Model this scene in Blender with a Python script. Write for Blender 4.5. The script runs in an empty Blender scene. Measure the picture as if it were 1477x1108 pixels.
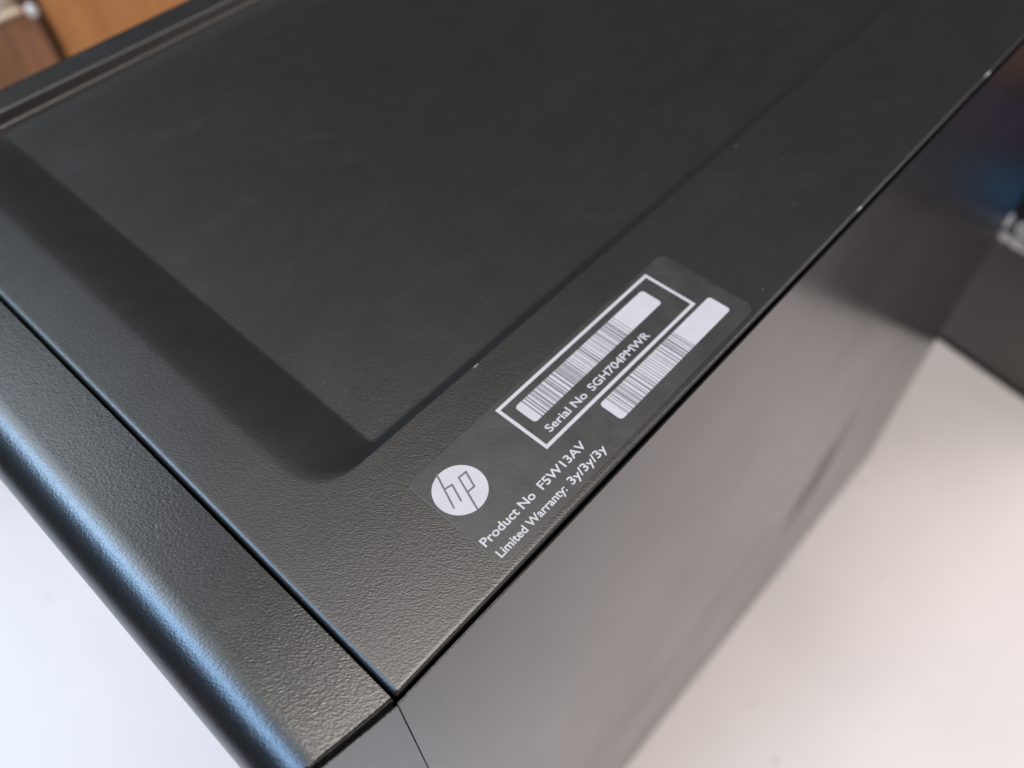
import bpy, bmesh, math, random
from mathutils import Vector, Matrix

random.seed(7)
scene = bpy.context.scene
C = scene.collection
H = 452.0                                   # height of the tower's top face above the table, mm

# ------------------------------------------------------------------ camera
cam_d = bpy.data.cameras.new("camera")
cam = bpy.data.objects.new("camera", cam_d)
C.objects.link(cam)
scene.camera = cam
cam_d.sensor_width = 36.0
cam_d.lens = 28.66
cam_d.clip_start = 0.005
cam_d.clip_end = 30.0
right = Vector((0.67170899, -0.74045538, -0.0230839))
down = Vector((-0.60464012, -0.52996655, -0.59459715))
fwd = Vector((0.42803896, 0.4133537, -0.80369233))
loc = Vector((-0.01025, -0.03190, (107.3 + H) / 1000.0))
rot = Matrix((right, -down, -fwd)).transposed().to_4x4()
cam.matrix_world = Matrix.Translation(loc) @ rot
cam_d.dof.use_dof = True
cam_d.dof.focus_distance = 0.119
cam_d.dof.aperture_fstop = 14.0

# ------------------------------------------------------------------ world and lamps
world = bpy.data.worlds.new("World")
scene.world = world
world.use_nodes = True
bg = world.node_tree.nodes["Background"]
bg.inputs[0].default_value = (0.80, 0.80, 0.86, 1)
bg.inputs[1].default_value = 0.035

scene.view_settings.view_transform = 'Standard'
scene.view_settings.look = 'None'
scene.view_settings.exposure = 0.0
scene.view_settings.gamma = 1.0


def area_lamp(name, pos, target, sx, sy, radiance, color):
    d = bpy.data.lights.new(name, 'AREA')
    d.shape = 'RECTANGLE'
    d.size, d.size_y = sx, sy
    d.energy = radiance * math.pi * sx * sy
    d.color = color
    o = bpy.data.objects.new(name, d)
    C.objects.link(o)
    o.location = pos
    v = Vector(target) - Vector(pos)
    o.rotation_euler = v.to_track_quat('-Z', 'Y').to_euler()
    return o


T = (0.1, 0.05, H / 1000)
# diffusing ceiling light above and a little in front of the tower
area_lamp("ceiling_lamp", (-0.07, -0.05, 2.0), (-0.07, -0.05, 0), 1.0, 0.9, 11.6, (1.0, 0.92, 0.85))
area_lamp("far_ceiling_lamp", (-0.70, 1.75, 2.1), (-0.6, 1.55, 0), 1.4, 1.3, 4.6, (0.82, 0.93, 1.0))
# window with blue daylight on the front side of the tower
area_lamp("window_lamp", (-1.75, 1.35, 2.25), T, 2.4, 0.55, 16.0, (0.36, 0.62, 1.0))
# added fill lamp, no real window, brightens the table on the right
area_lamp("side_fill_lamp", (0.80, -0.78, 0.98), (0.50, -0.15, 0), 0.7, 0.7, 6.5, (1.0, 0.91, 0.92))


# ------------------------------------------------------------------ helpers
def srgb(r, g, b):
    f = lambda c: (c / 255 / 12.92) if c / 255 <= 0.04045 else ((c / 255 + 0.055) / 1.055) ** 2.4
    return (f(r), f(g), f(b), 1)


class Nodes:
    def __init__(self, name):
        self.m = bpy.data.materials.new(name)
        self.m.use_nodes = True
        self.t = self.m.node_tree
        self.b = self.t.nodes["Principled BSDF"]
        self.tc = self.new('ShaderNodeTexCoord')

    def new(self, kind, **kw):
        n = self.t.nodes.new(kind)
        for k, v in kw.items():
            setattr(n, k, v)
        return n

    def link(self, a, b):
        self.t.links.new(a, b)

    def mapping(self, scale=(1, 1, 1), rot=(0, 0, 0), loc=(0, 0, 0), src=None):
        # rotate first, then scale, so streaks can run along any direction
        r = self.new('ShaderNodeMapping')
        r.inputs['Rotation'].default_value = rot
        r.inputs['Location'].default_value = loc
        self.link(src or self.tc.outputs['Object'], r.inputs['Vector'])
        s = self.new('ShaderNodeMapping')
        s.inputs['Scale'].default_value = scale
        self.link(r.outputs[0], s.inputs['Vector'])
        return s.outputs[0]

    def noise(self, vec, scale, detail=3, rough=0.55, dist=0.0):
        n = self.new('ShaderNodeTexNoise')
        n.inputs['Scale'].default_value = scale
        n.inputs['Detail'].default_value = detail
        n.inputs['Roughness'].default_value = rough
        n.inputs['Distortion'].default_value = dist
        self.link(vec, n.inputs['Vector'])
        return n.outputs['Fac']

    def remap(self, v, a, b, c, d, smooth=False):
        n = self.new('ShaderNodeMapRange')
        if smooth:
            n.interpolation_type = 'SMOOTHSTEP'
        for i, x in enumerate((a, b, c, d)):
            n.inputs[i + 1].default_value = x
        self.link(v, n.inputs[0])
        return n.outputs[0]

    def math(self, op, a, b=None):
        n = self.new('ShaderNodeMath', operation=op)
        for i, x in enumerate((a, b)):
            if x is None:
                continue
            if isinstance(x, (int, float)):
                n.inputs[i].default_value = x
            else:
                self.link(x, n.inputs[i])
        return n.outputs[0]

    def mix(self, fac, c1, c2):
        n = self.new('ShaderNodeMix', data_type='RGBA')
        self.link(fac, n.inputs[0])
        for idx, x in ((6, c1), (7, c2)):
            if isinstance(x, tuple):
                n.inputs[idx].default_value = x
            else:
                self.link(x, n.inputs[idx])
        return n.outputs[2]

    def bump(self, h, strength, dist, prev=None):
        n = self.new('ShaderNodeBump')
        n.inputs['Strength'].default_value = strength
        n.inputs['Distance'].default_value = dist
        self.link(h, n.inputs['Height'])
        if prev is not None:
            self.link(prev, n.inputs['Normal'])
        return n.outputs[0]


def set_in(b, **kw):
    for k, v in kw.items():
        b.inputs[k.replace('_', ' ')].default_value = v


# textured black plastic / powder coat of the top and the bezel
def textured_black(name, base, rough, grain, spec=0.5, dust=0.0):
    N = Nodes(name)
    ang = math.radians(47)
    v1 = N.mapping((0.5, 1, 1), (0, 0, ang))
    g1 = N.noise(v1, 3900, 2, 0.5, 0.1)
    g2 = N.noise(N.mapping((0.6, 1, 1), (0, 0, ang)), 1500, 2, 0.5)
    hgt = N.math('ADD', N.math('MULTIPLY', g1, 0.9), N.math('MULTIPLY', g2, 0.25))
    N.link(N.bump(hgt, grain, 0.00022), N.b.inputs['Normal'])
    # handling marks: patches of differing gloss, faint wipe streaks
    patch = N.noise(N.mapping(), 26, 4, 0.6, 0.8)
    wipe = N.noise(N.mapping((0.12, 1.4, 1), (0, 0, math.radians(-20))), 160, 3, 0.6)
    rr = N.math('ADD', N.remap(patch, 0.3, 0.7, rough - 0.012, rough + 0.015), N.remap(wipe, 0.35, 0.75, -0.005, 0.01))
    smudge = N.remap(N.noise(N.mapping((0.8, 1.6, 1), (0, 0, 0.4)), 48, 4, 0.65, 0.7), 0.58, 0.75, 0, 0.04)
    rr = N.math('ADD', rr, smudge)
    N.link(rr, N.b.inputs['Roughness'])
    # dust: tiny pale specks and a thin uneven film
    fine = N.noise(N.mapping(), 700, 2, 0.5)
    speck = N.math('MULTIPLY', N.remap(fine, 0.745, 0.79, 0, 0.25), N.remap(patch, 0.45, 0.6, 0.1, 1))
    film = N.remap(N.noise(N.mapping((0.7, 1, 1)), 160, 5, 0.75), 0.42, 0.75, 0, dust)
    fac = N.math('MINIMUM', N.math('ADD', speck, film), 1.0)
    N.link(N.mix(fac, base, (0.30, 0.27, 0.25, 1)), N.b.inputs['Base Color'])
    N.b.inputs['Specular IOR Level'].default_value = spec
    return N.m


M_top = textured_black("textured_black_top", (0.0095, 0.0093, 0.009, 1), 0.36, 0.22, spec=0.86, dust=0.010)
M_bezel = textured_black("textured_black_bezel", (0.009, 0.009, 0.0095, 1), 0.27, 0.22, spec=0.9, dust=0.006)

# smooth semi-gloss steel side panel with light scuffs
N = Nodes("painted_side_panel")
set_in(N.b, Base_Color=(0.012, 0.011, 0.012, 1), Specular_IOR_Level=0.55)
cloud = N.noise(N.mapping((1, 1, 1)), 14, 4, 0.6, 0.5)
scr = N.noise(N.mapping((1.0, 1, 9.0), (0, math.radians(28), 0)), 34, 5, 0.72, 1.6)
# long scuff low on the panel
sep = N.new('ShaderNodeSeparateXYZ')
N.link(N.mapping((1 / 0.034, 1, 1 / 0.068), (0, math.radians(0), 0), (-0.244, 0, -(H - 262) / 1000)), sep.inputs[0])
rad = N.math('SQRT', N.math('ADD', N.math('MULTIPLY', sep.outputs[0], sep.outputs[0]), N.math('MULTIPLY', sep.outputs[2], sep.outputs[2])))
blot = N.math('MULTIPLY', N.remap(rad, 0.25, 1.0, 1, 0, True), N.remap(N.noise(N.mapping((0.8, 1, 2.5), (0, math.radians(35), 0)), 60, 4, 0.6, 0.6), 0.38, 0.58, 0.0, 1))
thin = N.remap(scr, 0.66, 0.70, 0, 1)
r = N.math('ADD', N.remap(cloud, 0.3, 0.7, 0.17, 0.23), N.math('ADD', N.math('MULTIPLY', blot, 0.30), N.math('MULTIPLY', thin, 0.10)))
N.link(r, N.b.inputs['Roughness'])
N.link(N.bump(N.noise(N.mapping(), 1500, 2), 0.12, 0.0001), N.b.inputs['Normal'])
M_side = N.m


def plain(name, col, rough=0.5, spec=0.5, var=0.12, scale=40, metallic=0.0, bump=0.0, bscale=900):
    N = Nodes(name)
    n = N.noise(N.mapping(), scale, 4, 0.6)
    c2 = tuple(c * (1 - var * 1.6) for c in col[:3]) + (1,)
    c1 = tuple(min(1, c * (1 + var)) for c in col[:3]) + (1,)
    N.link(N.mix(N.remap(n, 0.3, 0.7, 0, 1), c1, c2), N.b.inputs['Base Color'])
    N.link(N.remap(N.noise(N.mapping(), scale * 2.3, 3), 0.3, 0.7, rough - 0.04, rough + 0.05), N.b.inputs['Roughness'])
    set_in(N.b, Specular_IOR_Level=spec, Metallic=metallic)
    if bump:
        N.link(N.bump(N.noise(N.mapping(), bscale, 3), bump, 0.0002), N.b.inputs['Normal'])
    return N.m


M_chassis = plain("dark_chassis", (0.006, 0.006, 0.006, 1), 0.75, 0.2)
M_foil = plain("label_film", (0.020, 0.0195, 0.020, 1), 0.42, 0.78, 0.15, 120, bump=0.10, bscale=1500)
M_print = plain("label_print_white", (0.375, 0.365, 0.385, 1), 0.5, 0.4, 0.03, 300)
M_ink = plain("label_ink_dark", (0.10, 0.10, 0.11, 1), 0.5, 0.4, 0.1, 300)
M_bar = plain("barcode_ink_grey", (0.13, 0.13, 0.14, 1), 0.5, 0.4, 0.1, 300)
M_chip = plain("bare_metal_chip", (0.33, 0.33, 0.32, 1), 0.35, 0.6, 0.1, 900)
M_white = plain("white_plastic", (0.78, 0.76, 0.74, 1), 0.35, 0.5, 0.05)
M_boxprint = plain("carton_print_white", (0.85, 0.84, 0.86, 1), 0.4, 0.5, 0.04)
M_cream = plain("cream_plastic", (0.62, 0.48, 0.34, 1), 0.45, 0.5, 0.1)
M_rubber = plain("black_rubber", (0.02, 0.02, 0.02, 1), 0.8, 0.3)

# white tabletop: laminate with faint smudges and a few crumbs of dirt
N = Nodes("white_laminate")
sm = N.noise(N.mapping((1, 1, 1)), 5.5, 4, 0.6, 0.6)
base = N.mix(N.remap(sm, 0.35, 0.75, 0, 1), (0.70, 0.67, 0.66, 1), (0.64, 0.615, 0.61, 1))
dots = N.remap(N.noise(N.mapping(), 110, 2, 0.4), 0.72, 0.76, 0, 0.45)
N.link(N.mix(dots, base, (0.35, 0.33, 0.32, 1)), N.b.inputs['Base Color'])
N.link(N.remap(N.noise(N.mapping(), 9, 4), 0.3, 0.7, 0.38, 0.52), N.b.inputs['Roughness'])
set_in(N.b, Specular_IOR_Level=0.4)
M_table = N.m


def wood(name, c1, c2, rough=0.45):
    N = Nodes(name)
    g = N.noise(N.mapping((14, 14, 1.2)), 9, 6, 0.65, 1.4)
    b = N.noise(N.mapping((1, 1, 0.6)), 16, 3, 0.6)
    f = N.math('ADD', N.math('MULTIPLY', g, 0.6), N.math('MULTIPLY', b, 0.4))
    N.link(N.mix(N.remap(f, 0.38, 0.62, 0, 1), c1, c2), N.b.inputs['Base Color'])
    N.link(N.remap(g, 0.3, 0.7, rough - 0.05, rough + 0.08), N.b.inputs['Roughness'])
    N.link(N.bump(g, 0.2, 0.0006), N.b.inputs['Normal'])
    return N.m


M_wood = wood("orange_brown_wood", (0.60, 0.27, 0.090, 1), (0.46, 0.19, 0.062, 1))
M_wood2 = wood("dull_brown_wood", (0.36, 0.17, 0.085, 1), (0.20, 0.10, 0.05, 1), 0.55)
M_wooddark = wood("dark_brown_wood", (0.10, 0.045, 0.022, 1), (0.06, 0.028, 0.015, 1), 0.6)

# glossy black carton
M_box = plain("glossy_black_carton", (0.075, 0.067, 0.067, 1), 0.3, 0.7, 0.1, 20, bump=0.1, bscale=250)
N = Nodes("carton_artwork")
sep = N.new('ShaderNodeSeparateXYZ')
N.link(N.tc.outputs['Object'], sep.inputs[0])


def blob(cx, cz, rx, rz):
    a = N.math('DIVIDE', N.math('SUBTRACT', sep.outputs[0], cx), rx)
    b = N.math('DIVIDE', N.math('SUBTRACT', sep.outputs[1], cz), rz)
    return N.remap(N.math('SQRT', N.math('ADD', N.math('MULTIPLY', a, a), N.math('MULTIPLY', b, b))), 0.1, 1, 1, 0, True)


swirl = N.noise(N.mapping(), 24, 4, 0.6, 1.2)
col = N.mix(N.math('MULTIPLY', blob(0.1445, 0.037, 0.030, 0.045), N.remap(swirl, 0.3, 0.6, 0.5, 1)), (0.016, 0.018, 0.028, 1), (0.018, 0.16, 0.37, 1))
col = N.mix(N.math('MULTIPLY', blob(0.1715, 0.087, 0.045, 0.035), N.remap(swirl, 0.3, 0.7, 0.3, 0.9)), col, (0.09, 0.035, 0.14, 1))
col = N.mix(N.math('MULTIPLY', blob(0.1945, 0.132, 0.060, 0.030), 0.9), col, (0.28, 0.11, 0.04, 1))
N.link(col, N.b.inputs['Base Color'])
set_in(N.b, Roughness=0.25)
M_art = N.m


def mesh_obj(name, verts, faces, mats, parent=None, smooth=False, sharp=None, face_mats=None, loc=None):
    me = bpy.data.meshes.new(name)
    me.from_pydata([tuple(v) for v in verts], [], faces)
    if not isinstance(mats, (list, tuple)):
        mats = [mats]
    for m in mats:
        me.materials.append(m)
    bm = bmesh.new()
    bm.from_mesh(me)
    bmesh.ops.recalc_face_normals(bm, faces=bm.faces)
    bm.to_mesh(me)
    bm.free()
    if face_mats:
        for p, i in zip(me.polygons, face_mats):
            p.material_index = i
    if smooth:
        for p in me.polygons:
            p.use_smooth = True
        if sharp:
            me.set_sharp_from_angle(angle=math.radians(sharp))
    me.update()
    o = bpy.data.objects.new(name, me)
    C.objects.link(o)
    if parent:
        o.parent = parent
    if loc:
        o.location = loc
    return o


def mm(x, y, z):
    return (x / 1000, y / 1000, (z + H) / 1000)


def empty(name, loc, label, cat, rz=0):
    o = bpy.data.objects.new(name, None)
    o.empty_display_size = 0.05
    C.objects.link(o)
    o.location = loc
    o.rotation_euler = (0, 0, rz)
    o['label'] = label
    o['category'] = cat
    return o


def box_vf(x0, x1, y0, y1, z0, z1):
    v = [(x0, y0, z0), (x1, y0, z0), (x1, y1, z0), (x0, y1, z0), (x0, y0, z1), (x1, y0, z1), (x1, y1, z1), (x0, y1, z1)]
    f = [(0, 3, 2, 1), (4, 5, 6, 7), (0, 1, 5, 4), (1, 2, 6, 5), (2, 3, 7, 6), (3, 0, 4, 7)]
    return v, f


def bevel_box(name, x0, x1, y0, y1, z0, z1, mat, parent=None, bev=0.001, seg=2):
    v, f = box_vf(x0, x1, y0, y1, z0, z1)
    me = bpy.data.meshes.new(name)
    me.from_pydata(v, [], f)
    bm = bmesh.new()
    bm.from_mesh(me)
    bmesh.ops.bevel(bm, geom=list(bm.edges), offset=bev, segments=seg, profile=0.6, affect='EDGES')
    bm.to_mesh(me)
    bm.free()
    me.materials.append(mat)
    for p in me.polygons:
        p.use_smooth = True
    me.set_sharp_from_angle(angle=math.radians(50))
    o = bpy.data.objects.new(name, me)
    C.objects.link(o)
    if parent:
        o.parent = parent
    return o


def loft(loops, cap_first=False, cap_last=True):
    n = len(loops[0])
    verts = [p for lp in loops for p in lp]
    faces = []
    for k in range(len(loops) - 1):
        for i in range(n):
            j = (i + 1) % n
            faces.append((k * n + i, k * n + j, (k + 1) * n + j, (k + 1) * n + i))
    if cap_last:
        faces.append(tuple(range((len(loops) - 1) * n, len(loops) * n)))
    if cap_first:
        faces.append(tuple(reversed(range(n))))
    return verts, faces


def rrect(x0, x1, y0, y1, r, z, seg=8, sub=6):
    """rounded rectangle, counter-clockwise, constant vertex count"""
    pts = []
    cs = [(x1 - r, y0 + r, -90), (x1 - r, y1 - r, 0), (x0 + r, y1 - r, 90), (x0 + r, y0 + r, 180)]
    for (cx, cy, a0) in cs:
        for k in range(seg + 1):
            a = math.radians(a0 + 90 * k / seg)
            pts.append((cx + r * math.cos(a), cy + r * math.sin(a), z))
    return [mm(*p) for p in pts]


# ================================================================== the setting
table = mesh_obj("tabletop", *box_vf(-0.75, 1.35, -1.0, 1.1, -0.03, 0.0), M_table)
table['kind'] = 'structure'

# ================================================================== the tower
tower = empty("computer_tower", (0, 0, 0), "large black desktop computer tower with a sunken top and a serial number sticker", "computer")

# --- top panel: rounded edge, flat rim, recess with a gentle front slope
L = 421.0
W = 168.5
loops = [rrect(0.25, L, 1.25, W - 0.5, 0.5, -1.4), rrect(0.25, L, 1.25, W - 0.5, 0.5, -0.86)]
for k in range(0, 7):
    a = math.radians(90 * k / 6)
    ins = 0.25 * (1 - math.cos(a))
    insx = 0.95 * (1 - math.cos(a))
    lp = rrect(0.25 + insx, L - ins, 1.25 + ins, W - 0.5 - ins, 0.5, -0.85 + 0.85 * math.sin(a))
    loops.append(lp)
loops.append(rrect(1.6, L - 2, 2.0, W - 2, 0.5, 0.0))
x0o, x0i = 11.6, 24.9
depth = 3.2
for s in (-0.12, 0.0):
    loops.append(rrect(x0o + s * 8, 396 - s, 30.55 + s * 0.6, 160.2 - s, 8.0, 0.0))
NS = 30
for k in range(1, NS + 1):
    t = k / NS
    f = t ** 1.35 * 0.92 + 0.08 * (3 * t * t - 2 * t ** 3)
    # the long sides drop steeply between a rounded lip and a small fillet, the front end slopes
    lip = min(1.0, f / 0.16)
    fil = max(0.0, (f - 0.84) / 0.16)
    lip_in = 0.35 * math.sqrt(max(0.0, 1 - (1 - lip) ** 2))
    fil_in = 0.35 * (1 - math.sqrt(max(0.0, 1 - fil * fil)))
    x0 = x0o + (x0i - x0o) * t
    y0 = 30.55 + 0.6 * lip_in + 2.75 * f + fil_in
    y1 = 160.2 - lip_in - fil_in
    r = 8.0 * (1 - t) ** 0.8 + 0.9
    loops.append(rrect(x0, 396 - 6 * t, y0, y1, min(r, 8.0), -depth * f))
loops.append(rrect(x0i + 0.25, 389.7, 34.3, 159.2, 0.8, -depth - 0.01))
loops.append(rrect(x0i + 0.9, 389, 34.9, 158.6, 0.7, -depth - 0.012))
v, f = loft(loops)
top = mesh_obj("top_panel", v, f, M_top, tower, smooth=True, sharp=55)

# --- front bezel: plan outline lofted upward, front edge rolled over with a large radius
def bezel_loop(z, inset_f, e, zs=None):
    n = 30
    xf = -18.9 + inset_f
    side = []
    for k in range(n + 1):
        a = k / n
        # plan curve of the near side: slants in slightly, then turns round the front corner
        dx = abs(-0.3 + (xf + 0.3) * a)
        yy = 0.45 + 2.7 * (dx / 18.9) ** 1.15 + 2.8 * max(0, (dx - 16.4) / 2.5) ** 2.2
        w = 1.0 if a < 0.9 else max(0.0, (1 - a) / 0.1)
        zz = z if zs is None else z + (zs - z) * w
        side.append((-0.3 + (xf + 0.3) * a, yy + e, zz))
    ye = side[-1][1]
    front = [(xf, y, z) for y in (ye + 0.25, ye + 1.0, ye + 3, 20, 40, 60, 85, 110, 130, 150, 166.2 - ye, 168.2 - ye, 168.95 - ye)]
    pts = list(side) + front + [(x, 169.2 - y, zz) for (x, y, zz) in reversed(side)]
    return [mm(*p) for p in pts]


loops = [bezel_loop(-H + 6, 0.6, 0), bezel_loop(-H + 40, 0, 0), bezel_loop(-60, 0, 0)]
R = 8.4
NB = 36
kg = next(k for k in range(NB + 1) if -R + R * math.sin(math.radians(90 * k / NB)) > -1.7)
# joint under the top edge along the sides: down into a dark groove and up again
groove = {0: (0.0, -1.6), 1: (0.12, -1.55), 2: (0.45, -5.0), 3: (0.70, -5.0), 4: (0.75, -0.6)}
for k in range(0, NB + 1):
    a = math.radians(90 * k / NB)
    z, inf = -R + R * math.sin(a), R * (1 - math.cos(a))
    g = k - kg
    if g < 0:
        loops.append(bezel_loop(z, inf, 0.0))
    elif g in groove:
        loops.append(bezel_loop(z, inf, *groove[g]))
    else:
        q = min(1.0, (g - 4) / 5)
        loops.append(bezel_loop(z, inf, 0.75 + 0.35 * (1 - math.cos(q * math.pi / 2)), -0.5 + 0.5 * math.sin(q * math.pi / 2)))
loops.append(bezel_loop(0.0, R + 0.5, 1.6))
v, f = loft(loops, cap_first=True)
bez = mesh_obj("front_bezel", v, f, M_bezel, tower, smooth=True, sharp=50)

# --- side panels (the near one bows out by a few millimetres low at the rear)
def side_panel(y_out, sgn):
    nx, nz = 18, 14
    vs, fs = [], []
    x0, x1, z0, z1 = -0.10, 421.0, -449.0, -1.55
    for layer, off in ((0, 0.0), (1, 0.3)):
        for i in range(nx + 1):
            for j in range(nz + 1):
                u, w = i / nx, j / nz
                x = x0 + (x1 - x0) * u
                z = z1 + (z0 - z1) * w
                bow = -5.2 * (u ** 1.1) * (w ** 2.4) if sgn < 0 else 0
                y = y_out + bow - sgn * off
                vs.append(mm(x, y, z))
    S = (nx + 1) * (nz + 1)
    idx = lambda l, i, j: l * S + i * (nz + 1) + j
    for i in range(nx):
        for j in range(nz):
            fs.append((idx(0, i, j), idx(0, i, j + 1), idx(0, i + 1, j + 1), idx(0, i + 1, j)))
            fs.append((idx(1, i, j), idx(1, i + 1, j), idx(1, i + 1, j + 1), idx(1, i, j + 1)))
    for i in range(nx):
        for j in (0, nz):
            fs.append((idx(0, i, j), idx(0, i + 1, j), idx(1, i + 1, j), idx(1, i, j)))
    for j in range(nz):
        for i in (0, nx):
            fs.append((idx(0, i, j), idx(1, i, j), idx(1, i, j + 1), idx(0, i, j + 1)))
    return mesh_obj("side_panel", vs, fs, M_side, tower, smooth=True, sharp=40)


side_panel(0.45, -1)
side_panel(168.7, 1)

# --- chassis seen as darkness in the joints, rear plate, feet
mesh_obj("chassis", *box_vf(0.0022, 0.4195, 0.0021, 0.1668, 0.008, (H - 3.6) / 1000), M_chassis, tower)
for fx in (0.03, 0.39):
    for fy in (0.025, 0.144):
        bevel_box("rubber_foot", fx - 0.014, fx + 0.014, fy - 0.010, fy + 0.010, 0.0, 0.0078, M_rubber, tower, 0.0015)

# --- small bare chips where the paint is knocked off the edges
def chip(x, y, z, s, seed):
    rnd = random.Random(seed)
    vs, fs = [mm(x, y, z + 0.10 * s)], []
    n = 7
    for k in range(n):
        a = 2 * math.pi * k / n
        rr = s * rnd.uniform(0.6, 1.2)
        vs.append(mm(x + rr * 2.4 * math.cos(a), y + rr * 0.38 * math.sin(a), z - 0.02))
    for k in range(n):
        fs.append((0, 1 + k, 1 + (k + 1) % n))
    fs.append(tuple(range(n, 0, -1)))
    mesh_obj("paint_chip", vs, fs, M_chip, tower)


chip(180.5, 1.35, -0.05, 0.75, 1)
chip(122.0, 1.25, -0.10, 0.40, 2)
chip(45.8, 30.35, 0.03, 0.28, 3)

# ================================================================== the sticker
def poly_z(points, z, name, mat, parent):
    n = len(points)
    return mesh_obj(name, [mm(x, y, z) for x, y in points], [tuple(range(n))], mat, parent)


v, f = loft([rrect(22.3, 87.2, 2.5, 22.7, 2.0, 0.01), rrect(22.3, 87.2, 2.5, 22.7, 2.0, 0.10), rrect(22.4, 87.1, 2.6, 22.6, 1.9, 0.13)])
sticker = mesh_obj("serial_label", v, f, M_foil, tower)
sticker['label'] = "dark grey product sticker with white logo, barcodes and print"
ZP = 0.145


def stroke(a, b, w):
    a, b = Vector(a), Vector(b)
    d = (b - a).normalized()
    n = Vector((-d.y, d.x)) * w / 2
    e = d * w / 2
    return [a - n - e, b - n + e, b + n + e, a + n - e]


# logo: white disc with thin dark letter lines
vs, fs, fm = [], [], []
cx, cy, r = 27.15, 15.85, 4.28
n = 64
vs += [mm(cx + r * math.cos(2 * math.pi * k / n), cy + r * math.sin(2 * math.pi * k / n), ZP) for k in range(n)]
fs.append(tuple(range(n)))
fm.append(0)
Fx = 1175.774


def plane_pt(px, py):
    """point of the top face that was measured at a given place on the sticker"""
    d = right * (px - 738.5) + down * (py - 554.0) + fwd * Fx
    t = -107.3 / d.z
    return (-10.246 + d.x * t, -31.897 + d.y * t)


P = lambda x, y: plane_pt(620 + x / 11.08, 660 + y / 11.08)
h_stem = [P(112, 285), P(385, 812)]
h_arch = [P(245, 512), P(358, 443), P(498, 695)]
p_stem = [P(463, 330), P(755, 820)]
p_bowl = [P(463, 330), P(578, 238), P(712, 470), P(605, 560)]
strokes = [(h_stem[0], h_stem[1]), (h_arch[0], h_arch[1]), (h_arch[1], h_arch[2]), (p_stem[0], p_stem[1]), (p_bowl[0], p_bowl[1]), (p_bowl[1], p_bowl[2]), (p_bowl[2], p_bowl[3])]
for k, (a, b) in enumerate(strokes):
    q = stroke(a, b, 0.30)
    i0 = len(vs)
    vs += [mm(p.x, p.y, ZP + 0.02 + 0.002 * k) for p in q]
    fs.append((i0, i0 + 1, i0 + 2, i0 + 3))
    fm.append(1)
me = bpy.data.meshes.new("logo")
me.from_pydata(vs, [], fs)
me.materials.append(M_print)
me.materials.append(M_ink)
for p_, i in zip(me.polygons, fm):
    p_.material_index = i
o = bpy.data.objects.new("logo", me)
C.objects.link(o)
o.parent = sticker
o['label'] = "round white logo with thin dark letters h and p"

# white rectangular border
x0, x1, y0, y1, w = 41.1, 81.0, 10.75, 21.7, 0.62
ov = [(x0, y0), (x1, y0), (x1, y1), (x0, y1)]
iv = [(x0 + w, y0 + w), (x1 - w, y0 + w), (x1 - w, y1 - w), (x0 + w, y1 - w)]
vs = [mm(x, y, ZP) for x, y in ov + iv]
mesh_obj("printed_border", vs, [(0, 1, 5, 4), (1, 2, 6, 5), (2, 3, 7, 6), (3, 0, 4, 7)], M_print, sticker)


def barcode(x0, xs, x1, y0, y1, seed):
    rnd = random.Random(seed)
    vs, fs, fm = [], [], []
    base = rrect(x0, x1, y0, y1, 0.65, ZP)
    vs += base
    fs.append(tuple(range(len(base))))
    fm.append(0)
    x = x0 + 1.6
    mod = 0.135
    while x < xs:
        wd = rnd.choice((1, 1, 1, 2, 2, 3)) * mod
        gap = rnd.choice((1, 1, 2, 2, 3, 4)) * mod
        i0 = len(vs)
        vs += [mm(a, b, ZP + 0.02) for a, b in ((x, y0 - 0.02), (x + wd, y0 - 0.02), (x + wd, y1 + 0.02), (x, y1 + 0.02))]
        fs.append((i0, i0 + 1, i0 + 2, i0 + 3))
        fm.append(1)
        x += wd + gap
    me = bpy.data.meshes.new("barcode")
    me.from_pydata(vs, [], fs)
    me.materials.append(M_print)
    me.materials.append(M_bar)
    for p_, i in zip(me.polygons, fm):
        p_.material_index = i
    o = bpy.data.objects.new("barcode", me)
    C.objects.link(o)
    o.parent = sticker
    return o


barcode(43.6, 68.9, 77.4, 15.35, 19.75, 11)
barcode(53.0, 73.3, 83.9, 5.45, 9.95, 23)


def text_mesh(name, s, mat, parent, width, cap, matrix, weight=0.0, label=None):
    cu = bpy.data.curves.new(name, 'FONT')
    cu.body = s
    cu.size = 1.0
    cu.offset = weight
    cu.resolution_u = 3
    tmp = bpy.data.objects.new(name, cu)
    C.objects.link(tmp)
    bpy.context.view_layer.update()
    dg = bpy.context.evaluated_depsgraph_get()
    me = bpy.data.meshes.new_from_object(tmp.evaluated_get(dg))
    C.objects.unlink(tmp)
    bpy.data.objects.remove(tmp)
    me.name = name
    xs = [v.co.x for v in me.vertices]
    mnx, mxx = min(xs), max(xs)
    sx = width / (mxx - mnx)
    sy = cap / 0.70
    for v in me.vertices:
        v.co = matrix @ Vector(((v.co.x - mnx) * sx, v.co.y * sy, 0))
    me.materials.clear()
    me.materials.append(mat)
    o = bpy.data.objects.new(name, me)
    C.objects.link(o)
    o.parent = parent
    return o


def on_label(s, x, y, width, cap):
    Mx = Matrix.Translation(Vector(mm(x, y, ZP)))
    return text_mesh("printed_text", s, M_print, sticker, width / 1000, cap / 1000, Mx, 0.018)


on_label("Serial No", 43.8, 12.35, 9.4, 1.45)
on_label("SGH704PMWR", 54.4, 12.35, 15.6, 1.45)
on_label("Product No", 22.9, 6.55, 11.0, 1.45)
on_label("F5W13AV", 35.3, 6.55, 10.4, 1.45)
on_label("Limited Warranty:", 23.2, 3.75, 14.6, 1.35)
on_label("3y/3y/3y", 38.9, 3.75, 8.4, 1.40)

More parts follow.
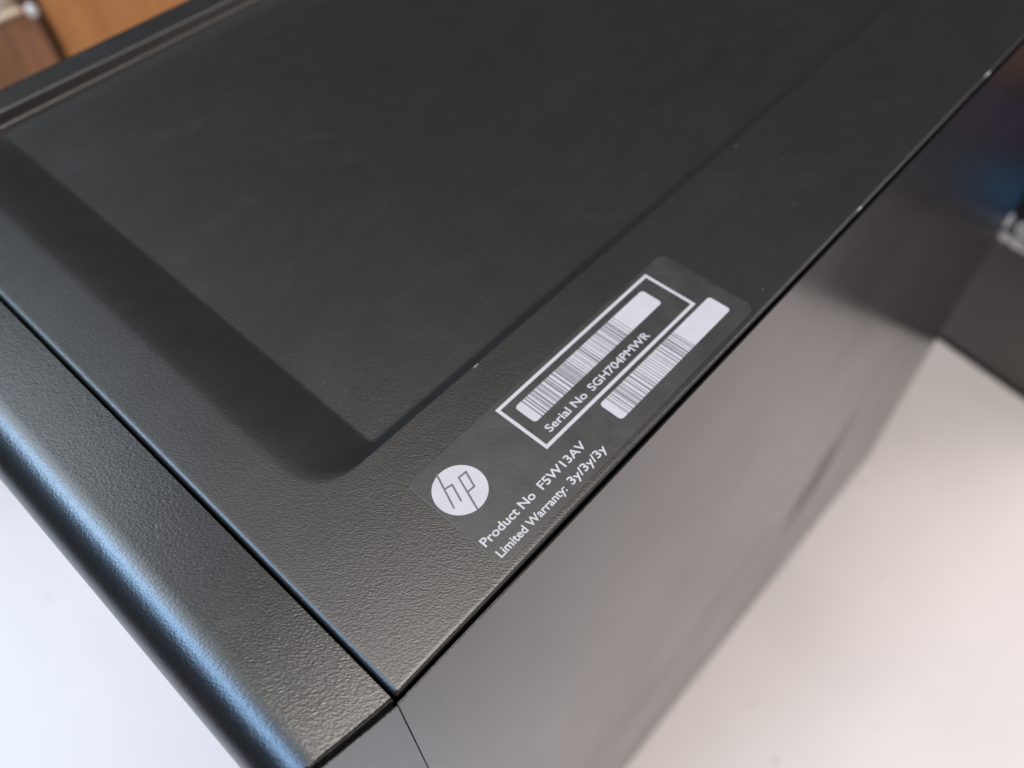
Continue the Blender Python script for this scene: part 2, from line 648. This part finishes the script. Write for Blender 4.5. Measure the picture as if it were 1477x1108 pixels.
# ================================================================== glossy black carton behind the tower
A = Vector((570.2, 6.6))
B = Vector((555.9, -73.2))
u = (B - A).normalized()
carton = empty("black_carton", (A.x / 1000, A.y / 1000, 0), "glossy black printed carton standing on the white table behind the tower", "box", math.atan2(u.y, u.x))
# local frame: +x runs to the right in the photograph, local +y points away from the lens
bevel_box("carton_body", -0.11, 0.175, 0.0, 0.16, 0.0005, 0.285, M_box, carton, 0.0012)
mesh_obj("base_strip", *box_vf(-0.1105, 0.1755, -0.0012, 0.158, 0.0, 0.0045), M_rubber, carton)  # thin dark strip along the foot of the carton
o = mesh_obj("printed_artwork", [(0, 0, 0), (0.283, 0, 0), (0.283, 0.156, 0), (0, 0.156, 0)], [(0, 1, 2, 3)], M_art, carton)
o.location = (-0.109, -0.0006, 0.1275)
o.rotation_euler = (math.radians(90), 0, 0)


def on_carton(s, x, z, width, cap, weight):
    Mx = Matrix.Translation(Vector((x / 1000, -0.0010, z / 1000))) @ Matrix.Rotation(math.radians(90), 4, 'X')
    return text_mesh("printed_text", s, M_boxprint, carton, width / 1000, cap / 1000, Mx, weight)


on_carton("1", -4.5, H - 321, 3.6, 11, 0.05)
on_carton("GB", 4.0, H - 321.5, 19, 11, 0.04)
on_carton("ANNEX", -13.5, H - 332.5, 36, 7, 0.05)

# ================================================================== wooden cabinet beyond the tower, with its open drawer
yc = 0.600
cab = empty("wooden_cabinet", (0.175, yc, 0), "orange brown wooden cabinet standing behind the tower", "cabinet")
Z = lambda z: (z + H) / 1000
bevel_box("side_board", 0.004, 0.36, 0.0, 0.018, 0.0, 0.42, M_wood, cab, 0.0015)
bevel_box("side_board", -0.30, -0.0035, 0.006, 0.012, 0.0, Z(-193), M_wood2, cab, 0.0015)
bevel_box("corner_post", -0.006, 0.006, 0.012, 0.028, 0.0, 0.42, M_wooddark, cab, 0.0008)
bevel_box("back_board", -0.30, 0.36, 0.20, 0.215, 0.0, 0.42, M_wooddark, cab, 0.001)
bevel_box("shelf", -0.30, 0.0, 0.024, 0.20, Z(-222), Z(-210), M_wooddark, cab, 0.001)
bevel_box("edge_strip", -0.30, -0.012, 0.004, 0.010, Z(-192.8), Z(-190.5), M_cream, cab, 0.0006)

# small things lying in the open compartment
def lathe(name, prof, mat, loc, label, cat, seg=24):
    vs, fs = [], []
    for (r_, z_) in prof:
        for k in range(seg):
            a = 2 * math.pi * k / seg
            vs.append((r_ * math.cos(a), r_ * math.sin(a), z_))
    for i in range(len(prof) - 1):
        for k in range(seg):
            j = (k + 1) % seg
            fs.append((i * seg + k, i * seg + j, (i + 1) * seg + j, (i + 1) * seg + k))
    fs.append(tuple(range((len(prof) - 1) * seg, len(prof) * seg)))
    fs.append(tuple(reversed(range(seg))))
    o = mesh_obj(name, vs, fs, mat, None, smooth=True, sharp=40, loc=loc)
    o['label'] = label
    o['category'] = cat
    return o


lathe("cream_bottle", [(0.010, 0), (0.012, 0.002), (0.012, 0.03), (0.006, 0.038), (0.006, 0.05), (0.005, 0.052)], M_cream, (0.170, yc + 0.045, Z(-210)),
      "cream coloured little bottle standing inside the open cabinet", "bottle")

kn = lathe("knob", [(0.0030, 0), (0.0032, 0.002), (0.0052, 0.004), (0.0056, 0.007), (0.0045, 0.0095), (0.002, 0.0105)], M_white, (0, 0, 0), "", "")
del kn['label'], kn['category']
kn.parent = cab
kn.location = (-0.0065, 0.004, Z(-192))
kn.scale = (0.62, 0.85, 0.7)
kn.rotation_euler = (math.radians(90), 0, 0)
hole = lathe("screw_hole", [(0.0016, 0), (0.0016, 0.0004), (0.0012, 0.0005)], M_wooddark, (0, 0, 0), "", "")
del hole['label'], hole['category']
hole.parent = cab
hole.location = (-0.0135, 0.0061, Z(-203))
hole.rotation_euler = (math.radians(90), 0, 0)
